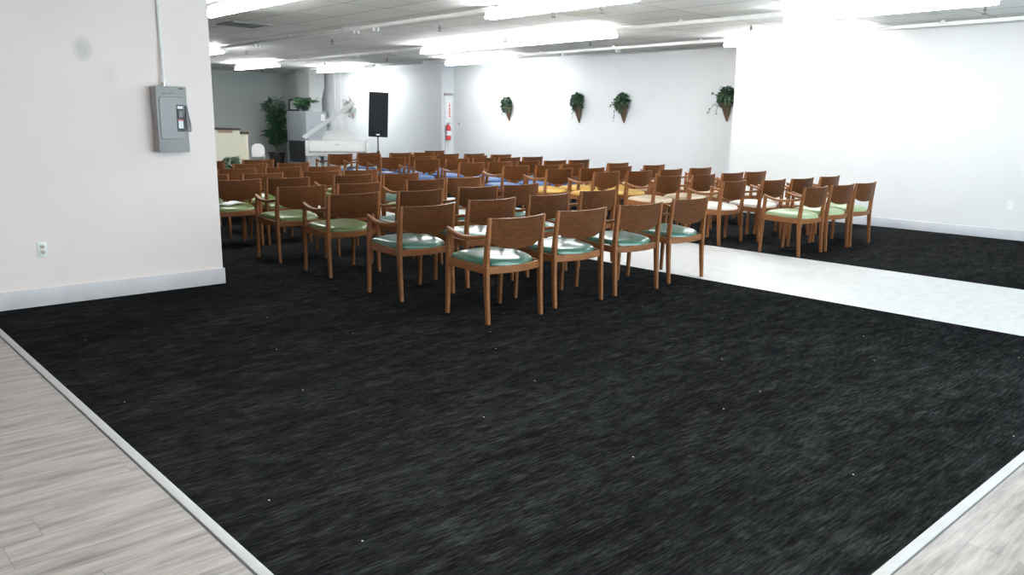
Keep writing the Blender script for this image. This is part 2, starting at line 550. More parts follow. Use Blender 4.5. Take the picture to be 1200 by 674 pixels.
# shop front behind the camera: sill wall, header and window frames with panes
bm = bmesh.new()
box(bm, XW, XR, YW-0.2, YW, 0, 0.25); box(bm, XW, XR, YW-0.2, YW, 2.62, CZ)
box(bm, XW, 2.0, YW-0.2, YW, 0.25, 2.62); box(bm, 11.9, XR, YW-0.2, YW, 0.25, 2.62)
struct('wall_front', bm, M['wall'], 'shop front wall behind the camera')
for k in range(4):
    x0 = 2.0 + k*2.475; x1 = x0+2.475
    bm = bmesh.new()
    for a in (x0, x1-0.05): box(bm, a, a+0.05, YW-0.13, YW-0.05, 0.25, 2.62)
    for z in (0.25, 2.57): box(bm, x0+0.05, x1-0.05, YW-0.13, YW-0.05, z, z+0.05)
    w = struct('window_%d' % (k+1), bm, M['chrome'], 'shop window')
    bm = bmesh.new(); box(bm, x0+0.05, x1-0.05, YW-0.094, YW-0.088, 0.30, 2.57)
    struct('pane', bm, M['glass'], parent=w)

# narrow closet door in the short return of the wall
bm = bmesh.new(); box(bm, XB+0.10, XB+0.33, YP-0.022, YP, 0.0, 2.10); bevelled(bm, 0.004)
d1 = struct('door_1', bm, M['wall_cool'], 'narrow closet door in the wall return', 30)
bm = bmesh.new(); box(bm, XB+0.075, XB+0.355, YP-0.035, YP, 2.10, 2.16); bevelled(bm, 0.004)
struct('door_head', bm, M['grey_metal'], parent=d1, smooth=30)

# ------------------------------------------------------------------ chairs
WOOD = M['wood']
def rear_leg(s):
    bm = bmesh.new()
    rings = []
    for y, z, w, d in ((-0.240, 0.0, 0.028, 0.032), (-0.226, 0.20, 0.031, 0.038), (-0.218, 0.36, 0.032, 0.046), (-0.217, 0.45, 0.032, 0.046),
                       (-0.226, 0.58, 0.031, 0.040), (-0.240, 0.70, 0.029, 0.032), (-0.251, 0.778, 0.027, 0.026), (-0.2525, 0.790, 0.021, 0.020)):
        rings.append([Vector((s*0.270+a, y+b, z)) for a, b in rrect(w, d, 0.006)])
    loft(bm, rings)
    return bm
def front_leg(s):
    bm = bmesh.new()
    rings = []
    for y, z, w, d in ((0.252, 0.0, 0.028, 0.030), (0.244, 0.25, 0.031, 0.036), (0.238, 0.42, 0.032, 0.041), (0.232, 0.56, 0.031, 0.037), (0.226, 0.655, 0.031, 0.036), (0.226, 0.668, 0.030, 0.034)):
        rings.append([Vector((s*0.270+a, y+b, z)) for a, b in rrect(w, d, 0.006)])
    loft(bm, rings)
    return bm
def arm(s):
    bm = bmesh.new()
    rings = []
    N = 14
    for i in range(N+1):
        t = i/N
        y = 0.250 - t*0.462
        z = 0.676 - 0.024*t - 0.040*math.sin(PI*min(1, t**0.85))
        w = 0.033 + 0.016*math.sin(PI*t)
        th = 0.024 + (0.006 if 0 < i < N else -0.004)*(1 if t > 0.1 else 0.5)
        if i == 0: w, th = 0.026, 0.014
        out = 0.010*math.sin(PI*t)
        rings.append([Vector((s*(0.270+out)+a, y, z+b)) for a, b in rrect(w, th, min(w, th)*0.36)])
    loft(bm, rings)
    return bm
def seat_base(y):
    return 0.442 + 0.05*y
def seat_bm():
    bm = bmesh.new()
    NU, NV = 18, 18
    top = []; bot = []
    for j in range(NV+1):
        v = -1+2*j/NV
        v = math.copysign(1-(1-abs(v))**1.35, v)
        rt = []; rb = []
        for i in range(NU+1):
            uu = -1+2*i/NU
            uu = math.copysign(1-(1-abs(uu))**1.35, uu)
            a = uu*math.sqrt(1-0.16*v*v); b = v*math.sqrt(1-0.16*uu*uu)
            hw = 0.258 + 0.012*b
            if b < 0: hw -= 0.030*b*b
            yr = -0.268 + 0.060*a*a; yf = 0.256 - 0.018*a*a
            x = a*hw/0.96; y = yr + (yf-yr)*(b+1)/2
            e = (1-abs(uu)**7)**0.5*(1-abs(v)**7)**0.5
            h = 0.004+0.031*e + 0.009*(1-uu*uu)*(1-v*v)
            rt.append(bm.verts.new((x, y, seat_base(y)+0.008+h)))
            if i in (0, NU) or j in (0, NV):
                rb.append(bm.verts.new((x, y, seat_base(y)-0.002)))
            else:
                rb.append(bm.verts.new((x, y, seat_base(y)-0.002)))
        top.append(rt); bot.append(rb)
    for j in range(NV):
        for i in range(NU):
            bm.faces.new((top[j][i], top[j][i+1], top[j+1][i+1], top[j+1][i]))
            bm.faces.new((bot[j][i], bot[j+1][i], bot[j+1][i+1], bot[j][i+1]))
    for i in range(NU):
        bm.faces.new((bot[0][i], bot[0][i+1], top[0][i+1], top[0][i]))
        bm.faces.new((top[NV][i], top[NV][i+1], bot[NV][i+1], bot[NV][i]))
    for j in range(NV):
        bm.faces.new((top[j][0], top[j+1][0], bot[j+1][0], bot[j][0]))
        bm.faces.new((bot[j][NU], bot[j+1][NU], top[j+1][NU], top[j][NU]))
    return bm
def seat_frame_bm():
    bm = bmesh.new()
    for s in (-1, 1):
        rings = []
        for y in (0.222, 0.0, -0.200):
            z1 = seat_base(y)-0.003; h = 0.066 - 0.010*(0.222-y)/0.42
            rings.append([Vector((s*0.270+a, y, z1-h/2+b)) for a, b in rrect(0.022, h, 0.004, 1)])
        loft(bm, rings)
    rings = []
    for k in range(3):
        x = -0.256 + 0.256*k
        rings.append([Vector((x, 0.240+a, 0.420+b)) for a, b in rrect(0.022, 0.062, 0.004, 1)])
    loft(bm, rings)
    rings = []
    for k in range(13):
        t = -1+2*k/12
        x = 0.258*t; y = -0.212 - 0.048*(1-t**2)
        rings.append([Vector((x, y+a, 0.400+b)) for a, b in rrect(0.020, 0.056, 0.004, 1)])
    loft(bm, rings)
    return bm
def post_y(z):
    return -0.217 - 0.036*max(0, (z-0.45)/0.34)**1.05
def backrest_bm():
    bm = bmesh.new()
    NX, NZ = 20, 8
    fr = []; bk = []
    for i in range(NX+1):
        t = -1+2*i/NX
        x = 0.2565*t
        zb = 0.553 + 0.058*abs(t)**3.2
        zt = 0.788 - 0.004*(1-t*t)
        cf = []; cb = []
        for j in range(NZ+1):
            z = zb + (zt-zb)*j/NZ
            y = post_y(z) - 0.050*(1-t*t)
            cf.append(bm.verts.new((x, y+0.0065, z))); cb.append(bm.verts.new((x, y-0.0065, z)))
        fr.append(cf); bk.append(cb)
    for i in range(NX):
        for j in range(NZ):
            bm.faces.new((fr[i][j], fr[i][j+1], fr[i+1][j+1], fr[i+1][j]))
            bm.faces.new((bk[i][j], bk[i+1][j], bk[i+1][j+1], bk[i][j+1]))
        bm.faces.new((fr[i][0], fr[i+1][0], bk[i+1][0], bk[i][0]))
        bm.faces.new((fr[i+1][NZ], fr[i][NZ], bk[i][NZ], bk[i+1][NZ])).material_index = 1
    for j in range(NZ):
        bm.faces.new((fr[0][j+1], fr[0][j], bk[0][j], bk[0][j+1]))
        bm.faces.new((fr[NX][j], fr[NX][j+1], bk[NX][j+1], bk[NX][j]))
    return bm

def make_chair():
    t = thing('armchair', 'x', 'chair')
    st = obj('seat', seat_bm(), SEATS['teal'], t)
    obj('backrest', backrest_bm(), [M['veneer'], M['ply_edge_highlight']], t)
    for s in (-1, 1):
        obj('leg', rear_leg(s), WOOD, t)
        obj('leg', front_leg(s), WOOD, t)
    for s in (-1, 1): obj('armrest', arm(s), WOOD, t)
    obj('seat_frame', seat_frame_bm(), WOOD, t)
    return t, st
chair0, seat0 = make_chair()
SEATMESH = {}
for k, m in SEATS.items():
    me = seat0.data.copy() if k != 'teal' else seat0.data
    me.materials[0] = m
    SEATMESH[k] = me

ORD = ['nearest', 'second nearest', 'third nearest', 'fourth nearest', 'fifth nearest', 'sixth nearest', 'seventh nearest', 'eighth nearest', 'ninth nearest', 'tenth nearest', 'eleventh nearest']
PLACE = ['beside aisle', 'second from aisle', 'third from aisle', 'fourth from aisle', 'fifth from aisle']
te, ol, pg, be, cr, mu, bl = 'teal', 'olive', 'pale green', 'beige', 'cream', 'mustard', 'blue'
# rows of the left block, counted away from the camera: (y of the backs, [(x, seat)] from the aisle outwards)
LEFT = [
    (4.44, [(6.40, te, 0.06), (5.58, te, 0.0), (4.83, te, 0.0), (4.06, te, -0.06)]),
    (5.54, [(6.37, te, 0.09), (5.57, te, 0.02), (4.80, te, -0.02), (4.01, te, -0.12)]),
    (6.67, [(6.21, te, 0.0), (5.61, te, 0.0), (4.82, te, -0.03), (4.08, ol, 0.02)]),
    (7.78, [(6.37, te, 0.10), (5.77, pg, 0.05), (4.80, ol, -0.02), (4.08, ol, -0.06)]),
    (8.92, [(6.16, te, 0.0), (5.46, ol, 0.05), (4.53, ol, 0.0), (3.94, ol, 0.0)]),
    (9.81, [(6.08, ol, 0.0), (5.49, ol, 0.0), (4.65, ol, 0.0), (3.94, ol, 0.05)]),
    (10.90, [(6.13, ol, -0.03), (5.50, ol, 0.03), (4.79, ol, 0.0)]),
    (11.95, [(6.19, ol, 0.0), (5.48, ol, 0.02)]),
    (13.08, [(6.15, ol, 0.04), (5.22, ol, -0.1)]),
]
RIGHT = [
    (4.52, [(8.86, pg, 0.0), (9.52, pg, 0.0), (10.12, pg, 0.0)]),
    (5.46, [(8.87, cr, 0.14), (9.57, cr, 0.0), (10.18, cr, -0.06), (10.95, cr, -0.06)]),
    (6.60, [(8.93, be, 0.06), (9.63, be, -0.02), (10.40, be, 0.0), (11.00, cr, 0.0)]),
    (7.65, [(8.88, mu, 0.06), (9.53, mu, -0.02), (10.31, be, 0.0), (11.10, cr, 0.0)]),
    (8.56, [(8.84, mu, 0.05), (9.45, mu, -0.05), (10.18, mu, 0.0), (11.13, be, 0.05)]),
    (9.50, [(8.82, bl, 0.05), (9.42, bl, -0.04), (10.13, bl, 0.06), (11.07, be, -0.14)]),
    (10.62, [(8.81, bl, 0.04), (9.46, bl, 0.04), (10.08, bl, -0.02), (10.69, bl, -0.08), (11.30, bl, -0.10)]),
    (11.92, [(8.80, bl, 0.0), (9.56, bl, 0.04), (10.16, bl, 0.0), (10.76, bl, -0.04), (11.37, bl, -0.05)]),
    (12.92, [(8.75, bl, 0.0), (9.41, bl, 0.0), (10.02, bl, 0.0), (10.62, bl, -0.18), (11.54, bl, 0.07)]),
    (13.88, [(8.86, bl, 0.05), (9.62, bl, 0.0), (10.68, bl, -0.18), (11.29, bl, -0.30)]),
    (14.75, [(8.61, bl, -0.15), (9.58, bl, 0.10), (10.08, bl, -0.18), (10.66, bl, -0.18), (11.52, bl, 0.55)]),
]
RIGHT[10] = (14.75, [(8.61, bl, -0.15), (9.45, bl, 0.10), (10.06, bl, -0.18), (10.67, bl, -0.18), (11.52, bl, 0.55)])
rnd = random.Random(5)
CH = {}
first = True
for side, blk in (('left', LEFT), ('right', RIGHT)):
    for ri, (y, row) in enumerate(blk):
        xs = [q[0] for q in row]
        for _ in range(60):       # neighbours just clear each other
            for k in range(len(xs)-1):
                gap = (xs[k+1]-xs[k])*(1 if side == 'right' else -1)
                if gap < 0.622:
                    d = (0.622-gap)/2*(1 if side == 'right' else -1)
                    xs[k] -= d; xs[k+1] += d
        row = [(xs[k],)+tuple(q[1:]) for k, q in enumerate(row)]
        for ci, (x, sc, dy) in enumerate(row):
            rz = R(rnd.uniform(-1.0, 1.0))
            if side == 'left' and ri == 0: rz = (R(0.5), R(-3.5), R(-2), R(-0.5))[ci]
            if side == 'right' and ri == 1 and ci == 0: rz = R(3)
            c, s = math.cos(rz), math.sin(rz)
            # the given point is the middle of the backrest top
            loc = (x - s*0.250, y + dy + c*0.250, 0.0)
            lab = 'wooden armchair with %s seat, %s row %s of aisle, %s' % (sc, ORD[ri], side, PLACE[ci])
            grp = 'wooden armchairs in rows %s of the aisle' % side
            if first:
                o = chair0; o.location = loc; o.rotation_euler = (0, 0, rz); tag(o, lab, None, grp); first = False
            else:
                o = dup(chair0, loc, rz, lab, grp)
            for ch in o.children:
                if ch.name.split('.')[0] == 'seat': ch.data = SEATMESH[sc]
            CH[side, ri, ci] = (loc, rz)

def seat_top(x, y):
    """top of the cushion at a local point"""
    return seat_base(y)+0.008+0.035+0.009*(1-(x/0.26)**2)*(1-(y/0.26)**2)
def on_seat(key, lx, ly, lift=0.0):
    (X, Y, _), rz = CH[key]
    c, s = math.cos(rz), math.sin(rz)
    return (X + c*lx - s*ly, Y + s*lx + c*ly, seat_top(lx, ly)+lift)

# folded white sheet lying on a seat near the left wall
bm = bmesh.new()
N = 8
g = []
for i in range(N+1):
    for j in range(N+1):
        x = -0.14+0.28*i/N; y = -0.11+0.22*j/N
        g.append((x, y, 0.030*math.exp(-((x-0.05)**2+(y+0.02)**2)/0.006)+0.006*math.sin(x*28)+0.012))
vt = [bm.verts.new(p) for p in g]; vb = [bm.verts.new((p[0], p[1], p[2]-0.006)) for p in g]
K = N+1
for i in range(N):
    for j in range(N):
        a, b, c_, d = i*K+j, (i+1)*K+j, (i+1)*K+j+1, i*K+j+1
        bm.faces.new((vt[a], vt[b], vt[c_], vt[d])); bm.faces.new((vb[d], vb[c_], vb[b], vb[a]))
for i in range(N):
    for a, b in ((i*K, (i+1)*K), ((i+1)*K+N, i*K+N), (i+1, i), (N*K+i, N*K+i+1)):
        bm.faces.new((vb[a], vb[b], vt[b], vt[a]))
o = obj('paper_sheet', bm, M['paper'], loc=on_seat(('left', 4, 3), -0.02, -0.02, -0.008))
o.rotation_euler = (0, 0, 0.2)
tag(o, 'crumpled white paper on olive armchair seat next to near left wall', 'paper')

def booklet(key, lx, ly, mat, lab, rz):
    t = thing('booklet', lab, 'booklet', on_seat(key, lx, ly, -0.001), rz, 'booklets left on blue seats')
    obj('page_block', bbox_bm(-0.068, 0.068, -0.1, 0.1, 0.002, 0.012, 0.001, 1), M['paper'], t)
    bm = bmesh.new(); box(bm, -0.07, 0.07, -0.103, 0.103, 0.0, 0.002); box(bm, -0.07, 0.07, -0.103, 0.103, 0.012, 0.014); box(bm, -0.072, -0.07, -0.103, 0.103, 0.0, 0.014)
    obj('cover', bm, mat, t)
booklet(('right', 9, 0), -0.13, -0.10, M['paper'], 'white booklet on left side of blue seat in tenth row', 0.3)
booklet(('right', 9, 0), 0.12, -0.06, M['paper_blue'], 'dark blue booklet on right side of blue seat in tenth row', -0.2)
booklet(('right', 8, 0), -0.02, -0.05, M['paper'], 'white booklet on blue seat in ninth row beside the aisle', 0.1)

# ------------------------------------------------------------------ ceiling lamps on their raceways
def raceway(x, y0, y1, lab, brackets):
    t = thing('lighting_raceway', lab, 'raceway', (x, (y0+y1)/2, 2.825), 0, 'white lighting raceways across the ceiling')
    yc = (y0+y1)/2
    bm = bbox_bm(-0.045, 0.045, y0-yc, y1-yc, 0.0, 0.050, 0.004, 1)
    obj('channel', bm, M['raceway'], t)
    k = int((y1-y0)/1.8)
    for i in range(k+1):
        yb = y0-yc+0.15+(y1-y0-0.3)*i/k
        obj('hanger', bbox_bm(-0.012, 0.012, yb-0.03, yb+0.03, 0.049, CZ-2.825), M['white_paint'], t)
    for yb in brackets:
        bm = bmesh.new()
        for dx in (-0.04, 0.04): box(bm, dx-0.015, dx+0.015, yb-yc-0.02, yb-yc+0.02, -0.05, 0.004)
        bevelled(bm, 0.004, 1)
        obj('lamp_socket', bm, M['white_paint'], t)
raceway(4.45, -1.5, 13.6, 'white lighting raceway nearest the left wall end, mostly out of frame', [])
raceway(7.0, 0.5, 21.0, 'long white lighting raceway running over the aisle', [14.75, 11.3, 10.75])
raceway(9.7, 1.5, 22.0, 'long white lighting raceway over the right chair block', [15.6, 14.2])
raceway(11.78, 18.2, 21.4, 'short white lighting raceway above the piano and loudspeaker', [])
raceway(12.05, 0.5, 16.4, 'white lighting raceway closest to the hanging plants', [11.7, 10.3])

def make_lamp():
    t = thing('strip_light', 'x', 'ceiling light')
    bm = bmesh.new()
    rings = []
    for y in (-1.22, 1.22):
        rings.append([Vector((a, y, b)) for a, b in ((-0.036, 0.045), (-0.036, 0.020), (-0.018, 0.004), (0.018, 0.004), (0.036, 0.020), (0.036, 0.045))])
    loft(bm, rings)
    obj('housing', bm, M['white_paint'], t, smooth=0)
    for dx in (-0.048, 0.048):
        bm = bmesh.new()
        tube(bm, [(dx, -1.185, -0.018), (dx, 1.185, -0.018)], 0.019, 10)
        obj('tube', bm, M['tube'], t)
    for y in (-1.20, 1.20):
        for dx in (-0.048, 0.048):
            bm = bmesh.new(); box(bm, dx-0.014, dx+0.014, y-0.014, y+0.014, -0.042, 0.040)
            bevelled(bm, 0.004, 1)
            obj('end_socket', bm, M['white_paint'], t)
    return t
lamp0 = make_lamp()
ZL = 2.780
LAMPS = [
    (4.45, 9.60, 'lit strip light at top left corner of view, beside near wall'),
    (7.0, 6.95, 'lit strip light over the aisle at top centre of the photo'),
    (7.0, 17.5, 'lit strip light at far end of aisle raceway, cut by near wall'),
    (9.7, 20.5, 'lit strip light above and left of the piano'),
    (9.7, 9.55, 'lit strip light over right chair block, nearer of the glaring pair'),
    (9.7, 12.05, 'lit strip light over right chair block, farther of the glaring pair'),
    (9.7, 4.35, 'lit strip light at upper right in front of bright wall'),
    (11.78, 19.8, 'lit strip light above the black loudspeaker'),
    (1.75, 2.5, 'added unseen strip light overhead near the camera, brightening left wall'),  # unseen lamp added to lift the left wall
    (4.45, 1.0, 'added unseen strip light overhead right of the camera, brightening right side'),  # unseen lamp added to brighten the right side, left wall and chair backs
    (12.05, 14.3, 'lit strip light in strongest glare over leftmost hanging ivy basket'),
    (12.05, 6.75, 'lit strip light close to the right wall corner'),
]
raceway(1.75, -1.5, 6.5, 'white lighting raceway over the near carpet, unseen, carrying the added lamp', [])
for i, (x, y, lab) in enumerate(LAMPS):
    if i == 0:
        lamp0.location = (x, y, ZL); tag(lamp0, lab, None, 'fluorescent strip lights')
    else:
        dup(lamp0, (x, y, ZL), 0, lab, 'fluorescent strip lights')

def sprinkler(x, y, lab):
    t = thing('sprinkler_head', lab, 'sprinkler', (x, y, CZ), 0, 'sprinkler heads hanging from the ceiling')
    bm = bmesh.new(); lathe(bm, [(0.045, 0.0), (0.045, -0.006), (0.03, -0.014), (0.012, -0.016)], 14)
    obj('escutcheon', bm, M['white_paint'], t)
    bm = bmesh.new(); lathe(bm, [(0.013, -0.012), (0.013, -0.045), (0.02, -0.05), (0.02, -0.06), (0.009, -0.064), (0.009, -0.075)], 10)
    for s in (-1, 1): tube(bm, [(s*0.016, 0, -0.058), (s*0.024, 0, -0.08), (s*0.006, 0, -0.098)], 0.004, 6)
    obj('nozzle', bm, M['bronze'], t)
    bm = bmesh.new(); lathe(bm, [(0.004, -0.09), (0.030, -0.099), (0.030, -0.103), (0.004, -0.106)], 12)
    obj('deflector', bm, M['bronze'], t)
for x, y, lab in [
    (7.82, 17.0, 'small sprinkler head beyond the aisle lamp near left wall edge'),
    (7.80, 13.4, 'small sprinkler head between aisle raceway and the piano'),
    (7.79, 10.2, 'small sprinkler head left of the glaring pair of lamps'),
    (7.77, 7.75, 'small sprinkler head beneath the top centre lamp'),
    (7.85, 7.00, 'small sprinkler head beside the brown ceiling stain'),
    (11.2, 23.3, 'farthest sprinkler head, beside the grey far wall'),
    (10.95, 19.2, 'small sprinkler head above the air handler and piano'),
    (10.98, 16.4, 'small sprinkler head up left of the loudspeaker'),
    (10.9, 9.95, 'small sprinkler head above the middle hanging plants'),
    (10.85, 6.75, 'small sprinkler head at the corner of right wall'),
    (10.95, 3.67, 'rightmost sprinkler head above the bright right wall')]:
    sprinkler(x, y, lab)

# dirty ceiling vent
t = thing('ceiling_vent', 'dirty grey ceiling vent beyond the top left lamp', 'vent', (5.75, 12.55, CZ))
bm = bmesh.new()
for a in (-0.30, 0.27): box(bm, a, a+0.03, -0.3, 0.3, -0.018, 0)
for a in (-0.30, 0.27): box(bm, -0.27, 0.27, a, a+0.03, -0.018, 0)
obj('frame', bm, M['grey_metal'], t)
bm = bmesh.new()
for k in range(7):
    y = -0.23+0.075*k
    box(bm, -0.27, 0.27, -0.02, 0.02, -0.002, 0.002, Matrix.Translation((0, y, -0.010)) @ Matrix.Rotation(R(20), 4, 'X'))
obj('louvres', bm, M['handle_grey'], t)
obj('backing', bbox_bm(-0.27, 0.27, -0.27, 0.27, -0.003, -0.001), M['dark_grille'], t)

# ------------------------------------------------------------------ switch box, conduit, outlets
def switch_box():
    X0, X1, Z0, Z1 = 2.405, 2.655, 1.186, 1.722
    D = 0.13
    t = thing('disconnect_switch', 'grey metal disconnect switch box mounted on the near left wall', 'switch box', ((X0+X1)/2, YL, (Z0+Z1)/2))
    w = (X1-X0)/2; h = (Z1-Z0)/2
    obj('enclosure', bbox_bm(-w, w, -D, 0, -h, h, 0.006), M['grey_metal'], t)
    bm = bmesh.new()
    loft(bm, [[Vector((-0.005+a, -D-0.0, 0.012+b)) for a, b in rrect(0.205, 0.345, 0.022, 4)], [Vector((-0.005+a, -D-0.009, 0.012+b)) for a, b in rrect(0.196, 0.336, 0.020, 4)]])
    dr = obj('door', bm, M['grey_metal'], t)
    bm = bmesh.new(); box(bm, 0.030, 0.088, -D-0.013, -D-0.008, -0.098, 0.120); bevelled(bm, 0.002, 1)
    pl = obj('switch_plate', bm, M['black'], t)
    tag(pl, 'black switch plate')
    bm = bmesh.new(); box(bm, 0.037, 0.081, -D-0.0155, -D-0.0125, 0.088, 0.110)
    obj('name_label', bm, M['label_white'], pl)
    bm = bmesh.new(); box(bm, 0.039, 0.079, -D-0.0155, -D-0.0125, -0.072, 0.000)
    obj('rating_label', bm, M['label_white'], pl)
    bm = bmesh.new(); box(bm, 0.039, 0.079, -D-0.0165, -D-0.0150, -0.010, 0.001)
    obj('warning_band', bm, M['red'], pl)
    bm = bmesh.new(); box(bm, 0.040, 0.078, -D-0.024, -D-0.012, 0.015, 0.072); bevelled(bm, 0.004, 1)
    obj('rocker', bm, M['handle_grey'], pl)
    bm = bmesh.new()
    for x in (0.048, 0.062): lathe(bm, [(0.006, -0.002), (0.006, 0.002)], 8, (x, -D-0.0145, -0.088))
    obj('screw', bm, M['chrome'], pl)
    bm = bmesh.new()
    loft(bm, [[Vector((w-0.012+a, y, z+b)) for a, b in rrect(ww, hh, 0.006, 2)] for y, z, ww, hh in
              ((-D+0.01, 0.060, 0.016, 0.115), (-D-0.012, 0.055, 0.016, 0.120), (-D-0.022, 0.005, 0.024, 0.11), (-D-0.046, -0.060, 0.036, 0.075), (-D-0.052, -0.075, 0.032, 0.05))])
    hd = obj('handle', bm, M['handle_grey'], t)
    tag(hd, 'dark grey lever handle')
    bm = bmesh.new(); box(bm, 0.06, 0.10, -D-0.003, -D, h-0.022, h-0.014)
    obj('latch', bm, M['black'], t)
    bm = bmesh.new(); lathe(bm, [(0.020, 0), (0.020, 0.012), (0.016, 0.016), (0.016, 0.035)], 12, (-0.025, -0.045, h-0.002))
    obj('conduit_connector', bm, M['chrome'], t)
    bm = bmesh.new()
    for k, (x, dx) in enumerate(((-0.07, 0.02), (-0.045, 0.012), (-0.020, 0.015), (0.0, 0.01), (0.02, 0.014))):
        box(bm, x, x+dx, -D-0.0008, -D, h-0.062+0.004*(k % 2), h-0.056+0.004*(k % 2))
    obj('pen_marks', bm, M['black'], t)
    o = bpy.data.objects
    bm = bmesh.new()
    cx = (X0+X1)/2-0.025
    tube(bm, [(cx, YL-0.045, Z1+0.005), (cx, YL-0.045, Z1+0.10), (cx+0.003, YL-0.036, Z1+0.22), (cx+0.006, YL-0.018, Z1+0.36), (cx+0.006, YL-0.016, CZ-0.001)], 0.0125, 10)
    tag(obj('conduit', bm, M['conduit'], None), 'thin white conduit rising from grey switch box to the ceiling', 'conduit')
switch_box()

def outlet(x, z):
    t = thing('wall_outlet', 'white duplex outlet low on the near left wall', 'outlet', (x, YL, z))
    bm = bmesh.new(); box(bm, -0.036, 0.036, -0.006, 0, -0.058, 0.058); bevelled(bm, 0.004, 2)
    obj('cover_plate', bm, M['label_white'], t)
    for dz in (0.021, -0.021):
        bm = bmesh.new()
        loft(bm, [[Vector((a, y, dz+b)) for a, b in rrect(0.034, 0.029, 0.011, 4)] for y in (-0.005, -0.009)])
        s = obj('socket', bm, M['ivory'], t)
        bm = bmesh.new()
        for dx in (-0.007, 0.007): box(bm, dx-0.0013, dx+0.0013, -0.0098, -0.0088, dz, dz+0.009)
        box(bm, -0.003, 0.003, -0.0098, -0.0088, dz-0.010, dz-0.004)
        obj('slots', bm, M['black'], s)
    bm = bmesh.new(); box(bm, -0.003, 0.003, -0.0072, -0.0055, -0.003, 0.003)
    obj('screw', bm, M['chrome'], t)
outlet(1.502, 0.447)

def plate(name, axis_x, y, z, w, h, lab, cat, kind):
    """small plate on a wall that faces -X"""
    t = thing(name, lab, cat, (axis_x, y, z))
    bm = bmesh.new(); box(bm, -0.008, 0, -w/2, w/2, -h/2, h/2); bevelled(bm, 0.003, 1)
    obj('cover_plate', bm, M['label_white'], t)
    bm = bmesh.new()
    if kind == 'switch':
        box(bm, -0.018, -0.007, -0.006, 0.006, -0.014, 0.014); bevelled(bm, 0.002, 1)
        obj('toggle', bm, M['ivory'], t)
    elif kind == 'thermostat':
        box(bm, -0.024, -0.007, -w*0.42, w*0.42, -h*0.4, h*0.4); bevelled(bm, 0.004, 1)
        obj('housing', bm, M['galv'], t)
    else:
        for dz in (-0.021, 0.021): box(bm, -0.011, -0.007, -0.016, 0.016, dz-0.014, dz+0.014)
        obj('socket', bm, M['white_paint'], t)
plate('light_switch', XB, 20.46, 1.45, 0.08, 0.125, 'small light switch on pale wall left of the loudspeaker', 'switch', 'switch')
plate('wall_thermostat', XP, 16.46, 1.40, 0.13, 0.10, 'small thermostat on white wall beside the closet door', 'thermostat', 'thermostat')
plate('power_outlet', XR, 3.50, 0.457, 0.075, 0.118, 'faint white outlet low on the bright right wall', 'outlet', 'outlet')

# ------------------------------------------------------------------ fire extinguisher and sign
t = thing('fire_extinguisher', 'red fire extinguisher hung on the narrow wall return', 'extinguisher', (XB+0.14, YP-0.10, 0.99))
bm = bmesh.new(); lathe(bm, [(0.05, 0.0), (0.068, 0.012), (0.068, 0.30), (0.055, 0.35), (0.025, 0.375), (0.02, 0.385)], 18)
obj('cylinder', bm, M['red'], t)
bm = bmesh.new()
lathe(bm, [(0.0685, 0.11), (0.0685, 0.23)], 18)
obj('label_wrap', bm, M['label_white'], t)
bm = bmesh.new(); lathe(bm, [(0.018, 0.38), (0.022, 0.39), (0.022, 0.41), (0.012, 0.42)], 12); box(bm, -0.012, 0.012, -0.10, 0.03, 0.415, 0.425); box(bm, -0.012, 0.012, -0.09, 0.03, 0.432, 0.440); box(bm, -0.012, 0.012, 0.012, 0.032, 0.40, 0.44)
obj('valve_handle', bm, M['chrome'], t)
bm = bmesh.new(); tube(bm, [(-0.02, 0, 0.40), (-0.07, -0.01, 0.39), (-0.095, -0.02, 0.33), (-0.09, -0.02, 0.22), (-0.08, -0.02, 0.15)], 0.009, 8)
obj('hose', bm, M['black'], t)
bm = bmesh.new(); box(bm, -0.03, 0.03, 0.062, 0.078, 0.05, 0.36)
obj('wall_bracket', bm, M['chrome'], t)
t = thing('extinguisher_sign', 'white vertical sign with red marks above the fire extinguisher', 'sign', (XB+0.235, YP-0.022, 1.75))
obj('panel', bbox_bm(-0.05, 0.05, -0.005, 0, -0.22, 0.22), M['label_white'], t)
bm = bmesh.new()
for k in range(5): box(bm, -0.028, 0.028, -0.007, -0.004, -0.18+0.048*k, -0.18+0.048*k+0.030)
prism_pts = [(-0.03, 0.10), (0.03, 0.10), (0.0, 0.06)]
loft(bm, [[Vector((x, -0.007, z)) for x, z in prism_pts], [Vector((x, -0.004, z)) for x, z in prism_pts]])
box(bm, -0.012, 0.012, -0.007, -0.004, 0.10, 0.17)
obj('red_marks', bm, M['red'], t)

# ------------------------------------------------------------------ leaves
def leaf(bm, p, d, L, W, rnd, bend=0.25):
    d = d.normalized()
    ref = Vector((rnd.uniform(-1, 1), rnd.uniform(-1, 1), rnd.uniform(0.2, 1)))
    s = d.cross(ref)
    if s.length < 1e-3: s = Vector((1, 0, 0))
    s.normalize(); nrm = s.cross(d).normalized()
    a = bm.verts.new(p)
    m1 = p + d*L*0.45 + nrm*L*bend*0.25
    b = bm.verts.new(m1 + s*W*0.5); c = bm.verts.new(m1 - s*W*0.5); mm = bm.verts.new(m1 - nrm*W*0.12)
    e = bm.verts.new(p + d*L - nrm*L*bend*0.2)
    bm.faces.new((a, mm, b)); bm.faces.new((a, c, mm)); bm.faces.new((b, mm, e)); bm.faces.new((mm, c, e))

